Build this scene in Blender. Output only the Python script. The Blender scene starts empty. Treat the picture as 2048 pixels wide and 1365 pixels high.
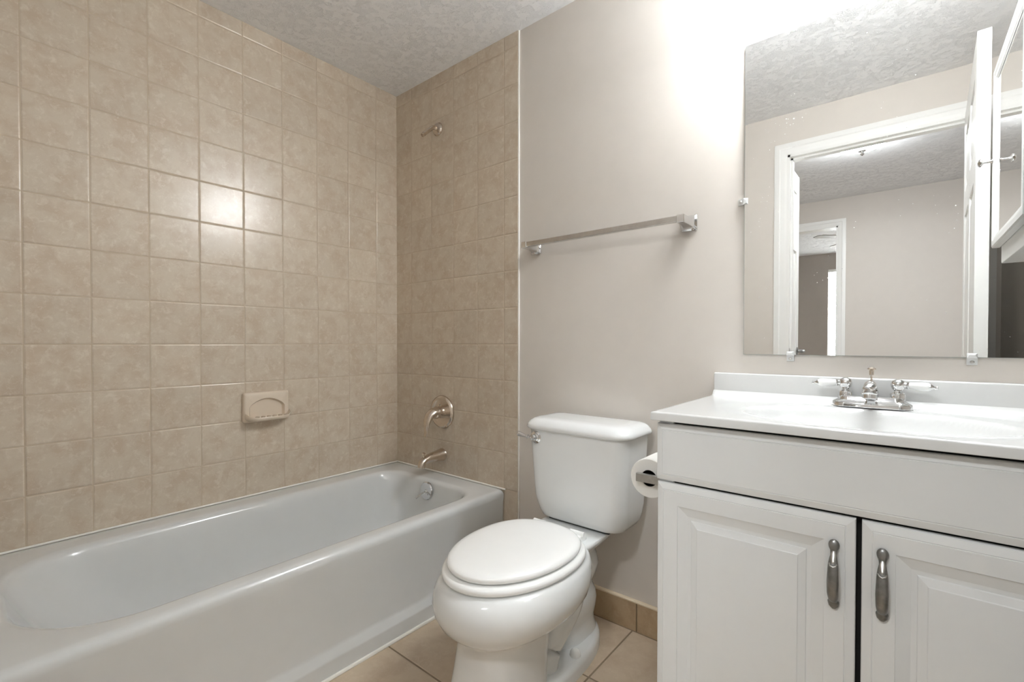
import bpy, bmesh, math, random
from mathutils import Vector, Matrix
random.seed(4)
S = bpy.context.scene
COL = S.collection
PI = math.pi

# ------------------------------------------------------------------ camera
fwd = Vector((-0.63848714, 0.76952438, -0.01289964)).normalized()
yaw, roll = 0.6926, 0.0005
r0 = Vector((math.cos(yaw), math.sin(yaw), 0)); u0 = r0.cross(fwd)
rt = math.cos(roll) * r0 + math.sin(roll) * u0
up = -math.sin(roll) * r0 + math.cos(roll) * u0
cd = bpy.data.cameras.new('camera'); cam = bpy.data.objects.new('camera', cd); COL.objects.link(cam)
cam.matrix_world = Matrix(((rt.x, up.x, -fwd.x, 2.1296), (rt.y, up.y, -fwd.y, -1.5776),
                           (rt.z, up.z, -fwd.z, 1.0351), (0, 0, 0, 1)))
cd.sensor_fit = 'HORIZONTAL'; cd.sensor_width = 36.0
cd.lens = 936.94 * 36.0 / 2048.0
cd.shift_y = (699.03 - 682.5) / 2048.0
cd.clip_start = 0.01; cd.clip_end = 60
S.camera = cam

# ------------------------------------------------------------------ world, exposure
w = bpy.data.worlds.new('world'); S.world = w; w.use_nodes = True
w.node_tree.nodes['Background'].inputs[0].default_value = (0.75, 0.85, 1.0, 1)
w.node_tree.nodes['Background'].inputs[1].default_value = 0.6
S.view_settings.view_transform = 'Standard'; S.view_settings.look = 'None'
S.view_settings.gamma = 1.0; S.view_settings.use_curve_mapping = False
S.view_settings.exposure = 0.50
S.cycles.max_bounces = 14; S.cycles.diffuse_bounces = 8; S.cycles.glossy_bounces = 8
S.cycles.transmission_bounces = 8; S.cycles.sample_clamp_indirect = 6.0
S.cycles.use_denoising = True
S.cycles.caustics_reflective = False; S.cycles.caustics_refractive = False

E_BULB = 60.0      # radiance of the vanity bulbs
E_SHADE = 74.0      # glow of their frosted glass shades
E_HALL = 68.0       # radiance of the hall ceiling light's bowl
E_DAY = 42.0        # daylight behind the far blind

# ------------------------------------------------------------------ materials
def lin(c):
    c = c / 255.0
    return c / 12.92 if c <= 0.04045 else ((c + 0.055) / 1.055) ** 2.4
def rgb(r, g, b): return (lin(r), lin(g), lin(b), 1)

class NT:
    def __init__(s, name):
        s.m = bpy.data.materials.new(name); s.m.use_nodes = True
        s.t = s.m.node_tree; s.b = s.t.nodes['Principled BSDF']
    def n(s, typ, **kw):
        nd = s.t.nodes.new(typ)
        for k, v in kw.items(): setattr(nd, k, v)
        return nd
    def l(s, a, b): s.t.links.new(a, b)
    def val(s, sock, v):
        if hasattr(v, 'is_output') or isinstance(v, bpy.types.NodeSocket): s.l(v, sock)
        else: sock.default_value = v
    def math(s, op, a, b=None, c=None, clamp=False):
        nd = s.n('ShaderNodeMath', operation=op); nd.use_clamp = clamp
        s.val(nd.inputs[0], a)
        if b is not None: s.val(nd.inputs[1], b)
        if c is not None: s.val(nd.inputs[2], c)
        return nd.outputs[0]
    def noise(s, vec, scale, detail=4, rough=.55, dist=0.0):
        nd = s.n('ShaderNodeTexNoise'); s.l(vec, nd.inputs['Vector'])
        nd.inputs['Scale'].default_value = scale; nd.inputs['Detail'].default_value = detail
        nd.inputs['Roughness'].default_value = rough; nd.inputs['Distortion'].default_value = dist
        return nd.outputs['Fac']
    def ramp(s, fac, stops):
        nd = s.n('ShaderNodeValToRGB'); e = nd.color_ramp.elements
        while len(e) > 1: e.remove(e[-1])
        e[0].position, e[0].color = stops[0]
        for p, c in stops[1:]:
            q = e.new(p); q.color = c
        s.l(fac, nd.inputs[0]); return nd.outputs[0]
    def mixc(s, fac, a, b, mode='MIX'):
        nd = s.n('ShaderNodeMix', data_type='RGBA', blend_type=mode)
        s.val(nd.inputs[0], fac); s.val(nd.inputs[6], a); s.val(nd.inputs[7], b)
        return nd.outputs[2]
    def smooth(s, x, lo, hi):
        nd = s.n('ShaderNodeMapRange', interpolation_type='SMOOTHSTEP')
        s.val(nd.inputs[0], x); nd.inputs[1].default_value = lo; nd.inputs[2].default_value = hi
        return nd.outputs[0]
    def bump(s, h, strength, dist, normal=None):
        nd = s.n('ShaderNodeBump'); s.l(h, nd.inputs['Height'])
        nd.inputs['Strength'].default_value = strength; nd.inputs['Distance'].default_value = dist
        if normal is not None: s.l(normal, nd.inputs['Normal'])
        return nd.outputs['Normal']
    def obj(s): return s.n('ShaderNodeTexCoord').outputs['Object']

def plain(name, col, rough=.4, metal=0.0, var=.03, scale=14, bump=0.0, bscale=60, coat=0.0, spec=.5):
    t = NT(name); o = t.obj(); f = t.noise(o, scale, 5)
    c0 = tuple(max(0, x * (1 - var)) for x in col[:3]) + (1,); c1 = tuple(min(1, x * (1 + var)) for x in col[:3]) + (1,)
    t.l(t.ramp(f, [(.3, c0), (.7, c1)]), t.b.inputs['Base Color'])
    t.b.inputs['Roughness'].default_value = rough; t.b.inputs['Metallic'].default_value = metal
    t.b.inputs['Specular IOR Level'].default_value = spec
    t.b.inputs['Coat Weight'].default_value = coat; t.b.inputs['Coat Roughness'].default_value = .08
    if bump: t.l(t.bump(t.noise(o, bscale, 6), bump, .002), t.b.inputs['Normal'])
    return t.m

def tile(name, ax, off, size, base, light, dark, grout, gw=.0022, soft=.004, rough=.24, fleck=.5, nscale=26, depth=.0012):
    t = NT(name); o = t.obj(); sx = t.n('ShaderNodeSeparateXYZ'); t.l(o, sx.inputs[0])
    ds, ids = [], []
    for k in range(2):
        q = t.math('DIVIDE', t.math('SUBTRACT', sx.outputs[ax[k]], off[k]), size[k])
        fl = t.math('FLOOR', q); fr = t.math('SUBTRACT', q, fl)
        ids.append(fl)
        ds.append(t.math('MULTIPLY', t.math('MINIMUM', fr, t.math('SUBTRACT', 1.0, fr)), size[k]))
    d = t.math('MINIMUM', ds[0], ds[1])
    gm = t.smooth(d, gw * .5, gw * .5 + .0008)                    # 0 in the grout, 1 on the tile
    cmb = t.n('ShaderNodeCombineXYZ'); t.l(ids[0], cmb.inputs[0]); t.l(ids[1], cmb.inputs[1])
    wn = t.n('ShaderNodeTexWhiteNoise', noise_dimensions='3D'); t.l(cmb.outputs[0], wn.inputs['Vector'])
    sc = t.n('ShaderNodeVectorMath', operation='SCALE'); t.l(wn.outputs['Color'], sc.inputs[0]); sc.inputs['Scale'].default_value = 9.0
    ad = t.n('ShaderNodeVectorMath', operation='ADD'); t.l(o, ad.inputs[0]); t.l(sc.outputs[0], ad.inputs[1])
    v = ad.outputs[0]
    n1 = t.noise(v, nscale, 11, .70, .5); n2 = t.noise(v, nscale * .42, 6, .6, .3); n3 = t.noise(v, nscale * 2.4, 8, .70, .7)
    c = t.ramp(n2, [(.36, dark), (.58, base)])
    c = t.mixc(t.math('MULTIPLY', t.smooth(n1, .50, .68), fleck), c, light)
    c = t.mixc(t.math('MULTIPLY', t.smooth(n3, .57, .70), fleck), c, light)
    c = t.mixc(t.math('MULTIPLY', t.smooth(n3, .45, .32), fleck * .75), c, dark)
    hv = t.n('ShaderNodeHueSaturation'); t.l(c, hv.inputs['Color'])
    t.l(t.math('MULTIPLY_ADD', wn.outputs['Value'], .07, .965), hv.inputs['Value'])
    c = t.mixc(gm, grout, hv.outputs[0])
    t.l(c, t.b.inputs['Base Color'])
    t.l(t.math('MULTIPLY_ADD', gm, rough - .75, .75), t.b.inputs['Roughness'])
    h = t.smooth(d, gw * .4, gw * .5 + soft)
    h = t.math('ADD', h, t.math('MULTIPLY', n1, .10))
    nb = t.bump(h, .8, depth)
    # each tile sits at its own very small angle and is a little uneven
    t.l(t.bump(t.noise(v, 5.0, 1, .4), .25, .004, nb), t.b.inputs['Normal'])
    return t.m

def emis(name, col, strength):
    t = NT(name); t.b.inputs['Base Color'].default_value = (.9, .9, .88, 1)
    t.b.inputs['Emission Color'].default_value = col; t.b.inputs['Emission Strength'].default_value = strength
    return t.m

TS = 0.162; TZ = 0.162 * .9939; Z0 = 6.36 * .162
M = {}
GR = rgb(186, 171, 150)
M['tile_left'] = tile('tile_left', (1, 2), (-.7947 * TS, Z0), (TS, TZ), rgb(202, 190, 173), rgb(220, 212, 198), rgb(192, 176, 157), GR, nscale=40)
M['tile_back'] = tile('tile_back', (0, 2), (.783 * TS, Z0), (TS, TZ), rgb(202, 190, 173), rgb(220, 212, 198), rgb(192, 176, 157), GR, nscale=40)
M['tile_floor'] = tile('tile_floor', (0, 1), (1.395, -.3195), (.307, .307), rgb(194, 177, 155), rgb(206, 191, 171), rgb(184, 165, 143), rgb(128, 112, 92), gw=.005, soft=.006, rough=.42, fleck=.35, nscale=34)
M['tile_base'] = tile('tile_base', (0, 2), (1.409, -.195), (.307, .30), rgb(180, 158, 128), rgb(194, 174, 146), rgb(168, 144, 114), rgb(120, 102, 80), gw=.004, rough=.42, fleck=.35, nscale=34)
M['cap'] = plain('cream_grout', rgb(222, 206, 180), .5)
M['caulk'] = plain('white_caulk', rgb(238, 236, 230), .45)
M['paint'] = plain('beige_wall_paint', rgb(210, 204, 197), .55, var=.012, bump=.06, bscale=180)
M['paint_bed'] = plain('taupe_wall_paint', rgb(170, 163, 156), .6, var=.015)
M['trimw'] = plain('white_trim_paint', rgb(236, 236, 234), .35, var=.01)
M['porcelain'] = plain('white_porcelain', rgb(228, 230, 230), .10, var=.008, coat=.3)
M['tub'] = plain('white_enamel', rgb(215, 217, 217), .14, var=.012, coat=.3)
M['seatw'] = plain('white_seat_plastic', rgb(243, 244, 243), .22, var=.006)
M['marble'] = plain('white_cultured_marble', rgb(213, 214, 213), .14, var=.008, coat=.2)
M['cabw'] = plain('white_thermofoil', rgb(220, 222, 222), .38, var=.012)
M['gap_shade'] = plain('painted_gap_shade', rgb(18, 17, 16), .8)  # near-black colour standing in for the shade behind the vanity fronts
M['chrome'] = plain('chrome', (.74, .74, .74, 1), .05, 1.0, var=.02)
M['nickel'] = plain('brushed_nickel', (.66, .58, .50, 1), .20, 1.0, var=.05, scale=60)
M['pewter'] = plain('antique_pewter', (.25, .247, .24, 1), .34, 1.0, var=.18, scale=70)
M['pewter_l'] = plain('rubbed_pewter', (.55, .54, .52, 1), .28, 1.0, var=.1, scale=70)
M['steel'] = plain('satin_steel', (.52, .52, .51, 1), .30, 1.0, var=.08, scale=90)
M['ceramic'] = plain('almond_ceramic', rgb(216, 203, 186), .16, var=.01)
M['paper'] = plain('tissue_paper', rgb(238, 237, 233), .9, var=.02, bump=.2, bscale=220)
M['black'] = plain('black_rubber_and_shade', rgb(14, 14, 14), .6)
M['brown'] = plain('taupe_card', rgb(122, 110, 98), .6)
M['clearp'] = None
t = NT('clear_plastic'); t.b.inputs['Base Color'].default_value = (.96, .97, .96, 1); t.b.inputs['Transmission Weight'].default_value = .35
t.b.inputs['Roughness'].default_value = .12; t.b.inputs['IOR'].default_value = 1.46
t.l(t.bump(t.noise(t.obj(), 90, 2), .1, .001), t.b.inputs['Normal']); M['clearp'] = t.m
# mirror: silvered glass with dust specks
t = NT('mirror_glass'); o = t.obj()
vo = t.n('ShaderNodeTexVoronoi', feature='F1'); t.l(o, vo.inputs['Vector']); vo.inputs['Scale'].default_value = 80
rad = t.math('MULTIPLY', t.smooth(t.noise(o, 6.0, 3), .38, .80), .155)
sp = t.math('MULTIPLY', t.math('LESS_THAN', vo.outputs['Distance'], rad), .55)
t.l(t.math('SUBTRACT', 1.0, sp), t.b.inputs['Metallic'])
t.l(t.mixc(sp, (.90, .905, .895, 1), (.95, .95, .93, 1)), t.b.inputs['Base Color'])
t.l(t.math('MULTIPLY', sp, .9), t.b.inputs['Roughness']); M['mirror'] = t.m
t = NT('mirror_edge'); t.b.inputs['Base Color'].default_value = rgb(176, 182, 176); t.b.inputs['Roughness'].default_value = .2
t.l(t.ramp(t.noise(t.obj(), 20), [(.3, rgb(168, 174, 168)), (.7, rgb(186, 190, 185))]), t.b.inputs['Base Color']); M['medge'] = t.m
# ceiling: stomped / brushed plaster texture
def ceiling_mat(name, col):
    t = NT(name); o = t.obj()
    wv = t.noise(o, 7.0, 2, .5)
    a = t.n('ShaderNodeVectorMath', operation='SCALE')
    nd = t.n('ShaderNodeTexNoise'); t.l(o, nd.inputs['Vector']); nd.inputs['Scale'].default_value = 9; nd.inputs['Detail'].default_value = 2
    t.l(nd.outputs['Color'], a.inputs[0]); a.inputs['Scale'].default_value = .35
    ad = t.n('ShaderNodeVectorMath', operation='ADD'); t.l(o, ad.inputs[0]); t.l(a.outputs[0], ad.inputs[1])
    n1 = t.noise(ad.outputs[0], 72, 2, .5, 1.4)
    rid = t.math('SUBTRACT', 1.0, t.math('MULTIPLY', t.math('ABSOLUTE', t.math('SUBTRACT', n1, .5)), 13.0), clamp=True)
    rid = t.math('MULTIPLY', rid, t.smooth(t.noise(o, 38, 2), .42, .58))
    h = t.math('ADD', rid, t.math('MULTIPLY', t.noise(o, 150, 3), .25))
    t.l(t.bump(h, .60, .0042), t.b.inputs['Normal'])
    t.l(t.ramp(wv, [(.3, tuple(x * .985 for x in col[:3]) + (1,)), (.7, col)]), t.b.inputs['Base Color'])
    t.b.inputs['Roughness'].default_value = .62
    return t.m
M['ceil'] = ceiling_mat('stomped_ceiling', rgb(240, 241, 243))
M['bulb'] = emis('lamp_glass', (.942, .976, 1.0, 1), E_BULB)
M['hallbowl'] = emis('hall_lamp_glass', (.942, .976, 1.0, 1), E_HALL)
M['day'] = emis('backlit_pane', (.93, .97, 1.0, 1), E_DAY)
M['shade'] = emis('frosted_shade', (.942, .976, 1.0, 1), E_SHADE)

# ------------------------------------------------------------------ mesh helpers
def box(bm, a, b, bev=0.0, seg=2):
    x0, y0, z0 = [min(p, q) for p, q in zip(a, b)]; x1, y1, z1 = [max(p, q) for p, q in zip(a, b)]
    vs = [bm.verts.new(p) for p in ((x0, y0, z0), (x1, y0, z0), (x1, y1, z0), (x0, y1, z0), (x0, y0, z1), (x1, y0, z1), (x1, y1, z1), (x0, y1, z1))]
    fs = [bm.faces.new([vs[i] for i in f]) for f in ((0, 3, 2, 1), (4, 5, 6, 7), (0, 1, 5, 4), (1, 2, 6, 5), (2, 3, 7, 6), (3, 0, 4, 7))]
    if bev:
        es = list({e for f in fs for e in f.edges})
        bmesh.ops.bevel(bm, geom=es, offset=bev, segments=seg, affect='EDGES', profile=.5)
def loft(bm, rings, cap0=True, cap1=True, closed=True):
    R = [[bm.verts.new(p) for p in r] for r in rings]
    n = len(R[0])
    for i in range(len(R) - 1):
        for j in range(n if closed else n - 1):
            k = (j + 1) % n
            bm.faces.new((R[i][j], R[i][k], R[i + 1][k], R[i + 1][j]))
    if cap0: bm.faces.new(R[0][::-1])
    if cap1: bm.faces.new(R[-1])
def frame(d):
    d = d.normalized(); a = Vector((0, 0, 1)) if abs(d.z) < .9 else Vector((1, 0, 0))
    u = d.cross(a).normalized(); return u, u.cross(d).normalized() * -1
def lathe(bm, prof, c, d, seg=24, cap0=True, cap1=True):
    """prof: (radius, distance along axis d from c)"""
    d = Vector(d).normalized(); u, v = frame(d); c = Vector(c)
    loft(bm, [[c + d * h + (u * math.cos(2 * PI * j / seg) + v * math.sin(2 * PI * j / seg)) * max(r, 1e-5) for j in range(seg)] for r, h in prof], cap0, cap1)
def tube(bm, pts, rad, seg=14, flat=None, caps=True, ref=None):
    """tube along pts; rad number / list; flat = list of (ru, rv) radii; ref = fixed side vector"""
    P = [Vector(p) for p in pts]; rings = []
    for i, p in enumerate(P):
        d = (P[min(i + 1, len(P) - 1)] - P[max(i - 1, 0)]).normalized()
        if ref is not None:
            u = (Vector(ref) - d * d.dot(Vector(ref))).normalized(); v = d.cross(u)
        else: u, v = frame(d)
        ru, rv = flat[i] if flat else ((rad[i],) * 2 if isinstance(rad, (list, tuple)) else (rad, rad))
        rings.append([p + u * ru * math.cos(2 * PI * j / seg) + v * rv * math.sin(2 * PI * j / seg) for j in range(seg)])
    loft(bm, rings, caps, caps)
def smoothpath(pts, n=24):
    P = [Vector(p) for p in pts]; out = []
    Q = [P[0] * 2 - P[1]] + P + [P[-1] * 2 - P[-2]]
    m = len(P) - 1
    for k in range(n + 1):
        s = k / n * m; i = min(int(s), m - 1); f = s - i
        a, b, c, d = Q[i:i + 4]
        out.append(.5 * ((2 * b) + (c - a) * f + (2 * a - 5 * b + 4 * c - d) * f * f + (3 * b - a - 3 * c + d) * f ** 3))
    return out
def rrect(x0, x1, y0, y1, r, z, n=8, rs=None):
    """rounded rectangle ring, counter-clockwise, rs = radii of (x1y1, x0y1, x0y0, x1y0)"""
    rs = rs or (r,) * 4; out = []
    for (cx, cy, a0), q in zip(((x1, y1, 0), (x0, y1, 90), (x0, y0, 180), (x1, y0, 270)), rs):
        sx = -1 if cx == x1 else 1; sy = -1 if cy == y1 else 1
        for k in range(n + 1):
            a = math.radians(a0 + 90 * k / n)
            out.append(Vector((cx + sx * q + q * math.cos(a), cy + sy * q + q * math.sin(a), z)))
    return out
def egg(cx, yb, yf, hw, z, n=48, p=2.0, bias=.42, pb=2.0):
    """toilet outline: widest at bias from the back; yb > yf"""
    out = []; ym = yb + (yf - yb) * bias
    for k in range(n):
        a = 2 * PI * k / n; c, s = math.cos(a), math.sin(a)
        pw = p if s < 0 else pb
        x = abs(c) ** (2 / pw) * (1 if c >= 0 else -1); y = abs(s) ** (2 / pw) * (1 if s >= 0 else -1)
        out.append(Vector((cx + hw * x, ym + (yb - ym) * y if y >= 0 else ym + (ym - yf) * y, z)))
    return out

ORG = {}
def obj(name, bm, m, parent=None, ang=35, origin=None, kind=None):
    bmesh.ops.recalc_face_normals(bm, faces=bm.faces)
    if parent is not None: o0 = ORG[parent.name]
    elif origin is not None: o0 = Vector(origin)
    else:
        xs = [v.co for v in bm.verts]
        o0 = Vector(((min(p.x for p in xs) + max(p.x for p in xs)) / 2, (min(p.y for p in xs) + max(p.y for p in xs)) / 2, min(p.z for p in xs)))
    bmesh.ops.translate(bm, vec=-o0, verts=bm.verts)
    me = bpy.data.meshes.new(name); bm.to_mesh(me); bm.free()
    for p in me.polygons: p.use_smooth = True
    me.set_sharp_from_angle(angle=math.radians(ang))
    for mm in (m if isinstance(m, (list, tuple)) else [m]): me.materials.append(mm)
    o = bpy.data.objects.new(name, me); COL.objects.link(o)
    if parent is not None: o.parent = parent
    else: o.location = o0
    ORG[o.name] = o0
    if kind: o['kind'] = kind
    return o
def thing(name, label, cat, loc, group=None):
    o = bpy.data.objects.new(name, None); COL.objects.link(o); o.location = loc; o.empty_display_size = .05
    o['label'] = label; o['category'] = cat
    if group: o['group'] = group
    ORG[o.name] = Vector(loc); return o
def tag(o, label, cat, group=None):
    o['label'] = label; o['category'] = cat
    if group: o['group'] = group
    return o
def struct(name, bm, m, parent=None, ang=35): return obj(name, bm, m, parent, ang, (0, 0, 0) if parent is None else None, None if parent else 'structure')
def new(): return bmesh.new()
def bxs(*bs, bev=0.0):
    bm = new()
    for a, b in bs: box(bm, a, b, bev)
    return bm

# ------------------------------------------------------------------ the setting
CE = 2.3806; W = 2.49; RY = -1.578; RB = -1.68; HY = -3.708; BY = -6.848
struct('floor', bxs(((-.1, .1, -.06), (W + .1, RB, 0))), M['tile_floor'])
struct('ceiling', bxs(((-.1, .1, CE), (3.4, HY - .12, CE + .08))), M['ceil'])
struct('wall_left', bxs(((-.1, .1, 0), (0, RB, CE))), M['tile_left'])
struct('wall_back', bxs(((-.1, .008, 0), (W + .1, .12, CE))), M['paint'])
struct('wall_shower', bxs(((0, 0, 0), (.852, .008, CE))), M['tile_back'])
struct('wall_right', bxs(((W, .008, 0), (W + .1, RB, CE))), M['paint'])
OX0, OX1, OZ = 1.612, 2.405, 2.137
struct('wall_rear', bxs(((0, RY, 0), (OX0, RB, CE)), ((OX1, RY, 0), (W, RB, CE)), ((OX0, RY, OZ), (OX1, RB, CE))), M['paint'])
bm = new(); box(bm, (.852, .001, 0), (.8585, .008, CE), .002); struct('trim_1', bm, M['caulk'])
bm = new(); tube(bm, [(.790, -.001, .0035), (.790, -1.56, .0035)], .0065, 8); struct('trim_2', bm, M['caulk'])
bm = new(); tube(bm, [(.002, -.004, .3855), (.002, -1.56, .3855)], .004, 8); tube(bm, [(.002, -.002, .3855), (.785, -.002, .3855)], .004, 8); struct('trim_3', bm, M['caulk'])
bm = bxs(((.8590, -.010, 0), (1.676, .008, .100))); b = struct('baseboard_back', bm, M['tile_base'])
bm = new(); box(bm, (.8590, -.010, .100), (1.676, .008, .106), .002); struct('cap_line', bm, M['cap'], b)
# door casing and jamb of the bathroom doorway (seen in the mirror)
def casing(name, x0, x1, ztop, y, dirn, wd=.068):
    bm = new()
    steps = [(0, .0), (0, .0085), (.010, .0105), (.026, .0105), (.032, .0070), (.050, .0062), (.056, .0048), (wd, .0036), (wd, 0)]
    # profile from the outer edge towards the opening, swept round the U
    pts = []
    for d, h in steps:
        yy = y + dirn * h; o = wd - d
        pts.append([Vector((x0 - o, yy, 0)), Vector((x0 - o, yy, ztop + o)), Vector((x1 + o, yy, ztop + o)), Vector((x1 + o, yy, 0))])
    R = [[bm.verts.new(p) for p in r] for r in pts]
    for i in range(len(R) - 1):
        for j in range(3): bm.faces.new((R[i][j], R[i][j + 1], R[i + 1][j + 1], R[i + 1][j]))
    return struct(name, bm, M['trimw'], ang=20)
casing('trim_4', OX0, OX1, OZ, RY, 1)
struct('trim_5', bxs(((OX0 - .004, RY + .004, 0), (OX0 + .012, RB, OZ)), ((OX1 - .012, RY + .004, 0), (OX1 + .004, RB, OZ)), ((OX0, RY + .004, OZ - .014), (OX1, RB, OZ + .002)),
                     ((OX0 + .012, -1.606, 0), (OX0 + .022, -1.64, OZ - .014)), ((OX0 + .012, -1.606, OZ - .024), (OX1 - .012, -1.64, OZ - .014))), M['trimw'])
# hall and bedroom beyond the doorway, seen in the mirror
HX0, HX1 = .55, 3.3
struct('floor_hall', bxs(((-.3, RB, -.06), (HX1, BY, 0))), plain('beige_carpet', rgb(172, 164, 154), .95, var=.1, scale=120))
struct('wall_hall_left', bxs(((HX0 - .1, RB, 0), (HX0, HY, CE))), M['paint'])
struct('wall_hall_right', bxs(((HX1, RB, 0), (HX1 + .1, HY, CE))), M['paint'])
BX0, BX1, BZ = .93, 1.672, 2.126
struct('wall_hall_far', bxs(((HX0, HY, 0), (BX0, HY - .12, CE)), ((BX1, HY, 0), (HX1, HY - .12, CE)), ((BX0, HY, BZ), (BX1, HY - .12, CE))), M['paint'])
casing('trim_6', BX0, BX1, BZ, HY, 1, .062)
struct('trim_7', bxs(((BX0 - .002, HY, 0), (BX0 + .012, HY - .12, BZ)), ((BX1 - .012, HY, 0), (BX1 + .002, HY - .12, BZ)), ((BX0, HY, BZ - .012), (BX1, HY - .12, BZ + .002))), M['trimw'])
WX0, WX1, WZ0, WZ1 = 1.285, 2.1, .75, 2.14
struct('wall_bedroom', bxs(((-.3, BY, 0), (WX0, BY - .12, CE)), ((WX1, BY, 0), (2.9, BY - .12, CE)), ((WX0, BY, WZ1), (WX1, BY - .12, CE)), ((WX0, BY, 0), (WX1, BY - .12, WZ0)),
                           ((-.4, HY - .12, 0), (-.3, BY, CE)), ((2.8, HY - .12, 0), (2.9, BY, CE))), M['paint_bed'])
struct('ceiling_bedroom', bxs(((-.4, HY - .12, CE), (2.9, BY - .12, CE + .08))), M['ceil'])
wn = struct('window_1', bxs(((WX0, BY - .10, WZ0), (WX1, BY - .085, WZ1))), M['day'])
struct('frame', bxs(((WX0, BY - .085, WZ0), (WX0 + .03, BY - .05, WZ1)), ((WX1 - .03, BY - .085, WZ0), (WX1, BY - .05, WZ1)), ((WX0, BY - .085, 1.43), (WX1, BY - .06, 1.47))), M['trimw'], wn)
# venetian blind in that window
bl = thing('window_blind', 'white venetian blind glowing in the far room window, in the mirror', 'blind', (1.69, BY - .03, WZ0))
obj('headrail', bxs(((WX0 + .004, BY - .045, WZ1 - .04), (WX1 - .004, BY - .005, WZ1 - .002))), M['trimw'], bl)
bm = new(); z = WZ0 + .02
while z < WZ1 - .05:
    R = [bm.verts.new(p) for p in ((WX0 + .006, BY - .040, z + .012), (WX1 - .006, BY - .040, z + .012), (WX1 - .006, BY - .012, z - .004), (WX0 + .006, BY - .012, z - .004))]
    bm.faces.new(R); z += .024
bl_m = NT('blind_slat'); bl_m.b.inputs['Base Color'].default_value = rgb(240, 240, 238); bl_m.b.inputs['Roughness'].default_value = .5
tl = bl_m.n('ShaderNodeBsdfTranslucent'); tl.inputs[0].default_value = (.9, .9, .9, 1); mx = bl_m.n('ShaderNodeMixShader'); mx.inputs[0].default_value = .5
bl_m.l(bl_m.b.outputs[0], mx.inputs[1]); bl_m.l(tl.outputs[0], mx.inputs[2]); bl_m.l(mx.outputs[0], bl_m.t.nodes['Material Output'].inputs[0])
obj('slats', bm, bl_m.m, bl)
# ceiling fan in the bedroom (one blade shows)
fc = Vector((1.86, -4.50, 0))
fan = thing('ceiling_fan', 'grey ceiling fan, blade tip seen through the far doorway in the mirror', 'fan', (fc.x, fc.y, CE))
bm = new(); lathe(bm, [(.06, 0), (.065, .03), (.02, .05), (.015, .14), (.09, .16), (.10, .22), (.07, .26), (.02, .28)], (fc.x, fc.y, CE), (0, 0, -1), 20); obj('motor_housing', bm, M['steel'], fan)
for k in range(4):
    a = math.radians(232 + 90 * k); bm = new()
    d = Vector((math.cos(a), math.sin(a), 0)); sd = Vector((-d.y, d.x, 0))
    ring = []
    for zz in (-.004, .004):
        r = [fc + d * .10 + sd * .03, fc + d * .20 + sd * .055, fc + d * .50 + sd * .07, fc + d * .53 + sd * .04, fc + d * .53 - sd * .04, fc + d * .50 - sd * .07, fc + d * .20 - sd * .055, fc + d * .10 - sd * .03]
        ring.append([p + Vector((0, 0, CE - .24 + zz)) for p in r])
    loft(bm, ring); obj('blade', bm, plain('fan_blade_%d' % k, rgb(168, 166, 162), .5), fan)
# hall ceiling light
hl = thing('ceiling_light', 'glowing white glass bowl ceiling light with a finial, in the mirror', 'light', (1.925, -2.262, CE))
bm = new(); lathe(bm, [(.10, 0), (.105, .012), (.09, .022)], (1.925, -2.262, CE), (0, 0, -1), 28); obj('ceiling_pan', bm, M['steel'], hl)
bm = new(); lathe(bm, [(.155, .018), (.15, .030), (.125, .052), (.085, .070), (.04, .080), (.001, .083)], (1.925, -2.262, CE), (0, 0, -1), 32, cap0=False); hb = obj('glass_bowl', bm, M['hallbowl'], hl)
bm = new(); lathe(bm, [(.022, .080), (.024, .086), (.012, .092), (.010, .098), (.013, .104), (.006, .113), (.001, .116)], (1.925, -2.262, CE), (0, 0, -1), 16); obj('finial', bm, M['chrome'], hl)


# ------------------------------------------------------------------ doors
def panel_door(o, p0, p1, th, z0, z1, side):
    """door leaf from hinge p0 to free edge p1 (xy of its left face), thickness to side; six raised panels"""
    p0, p1 = Vector((*p0, 0)), Vector((*p1, 0)); d = (p1 - p0); L = d.length; d.normalize(); n = Vector((-d.y, d.x, 0)) * -side
    def at(s, dep, z): return p0 + d * s + n * dep + Vector((0, 0, z))
    bm = new()
    st, lk = (.115 if L > .5 else .07), .10
    cols = [(st, L / 2 - lk / 2), (L / 2 + lk / 2, L - st)] if L > .5 else [(st, L - st)]
    H = z1 - z0
    rows = [(z0 + .23, z0 + .74), (z0 + .93, z0 + 1.62), (z0 + 1.73, z1 - .12)]
    loft(bm, [[at(0, .006, z0), at(L, .006, z0), at(L, .006, z1), at(0, .006, z1)], [at(0, th - .006, z0), at(L, th - .006, z0), at(L, th - .006, z1), at(0, th - .006, z1)]])
    for dep0, dep1 in ((0, .006), (th, th - .006)):
        # stiles and rails stand proud of the sunk panels on both faces
        xs = [0] + [q for c in cols for q in c] + [L]
        def slab(a, b, c, e): loft(bm, [[at(a, dep0, c), at(b, dep0, c), at(b, dep0, e), at(a, dep0, e)], [at(a, dep1, c), at(b, dep1, c), at(b, dep1, e), at(a, dep1, e)]])
        for i in range(0, len(xs), 2): slab(xs[i], xs[i + 1], z0, z1)
        zs = [z0] + [q for r in rows for q in r] + [z1]
        for c in cols:
            for i in range(0, len(zs), 2): slab(c[0], c[1], zs[i], zs[i + 1])
            for r in rows:
                g = .022; k = .030
                a, b, e, f = c[0] + g, c[1] - g, r[0] + g, r[1] - g
                loft(bm, [[at(a, dep1, e), at(b, dep1, e), at(b, dep1, f), at(a, dep1, f)],
                          [at(a + k, dep0 + (dep1 - dep0) * .1, e + k), at(b - k, dep0 + (dep1 - dep0) * .1, e + k), at(b - k, dep0 + (dep1 - dep0) * .1, f - k), at(a + k, dep0 + (dep1 - dep0) * .1, f - k)]], False)
    return bm, at, L
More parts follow.
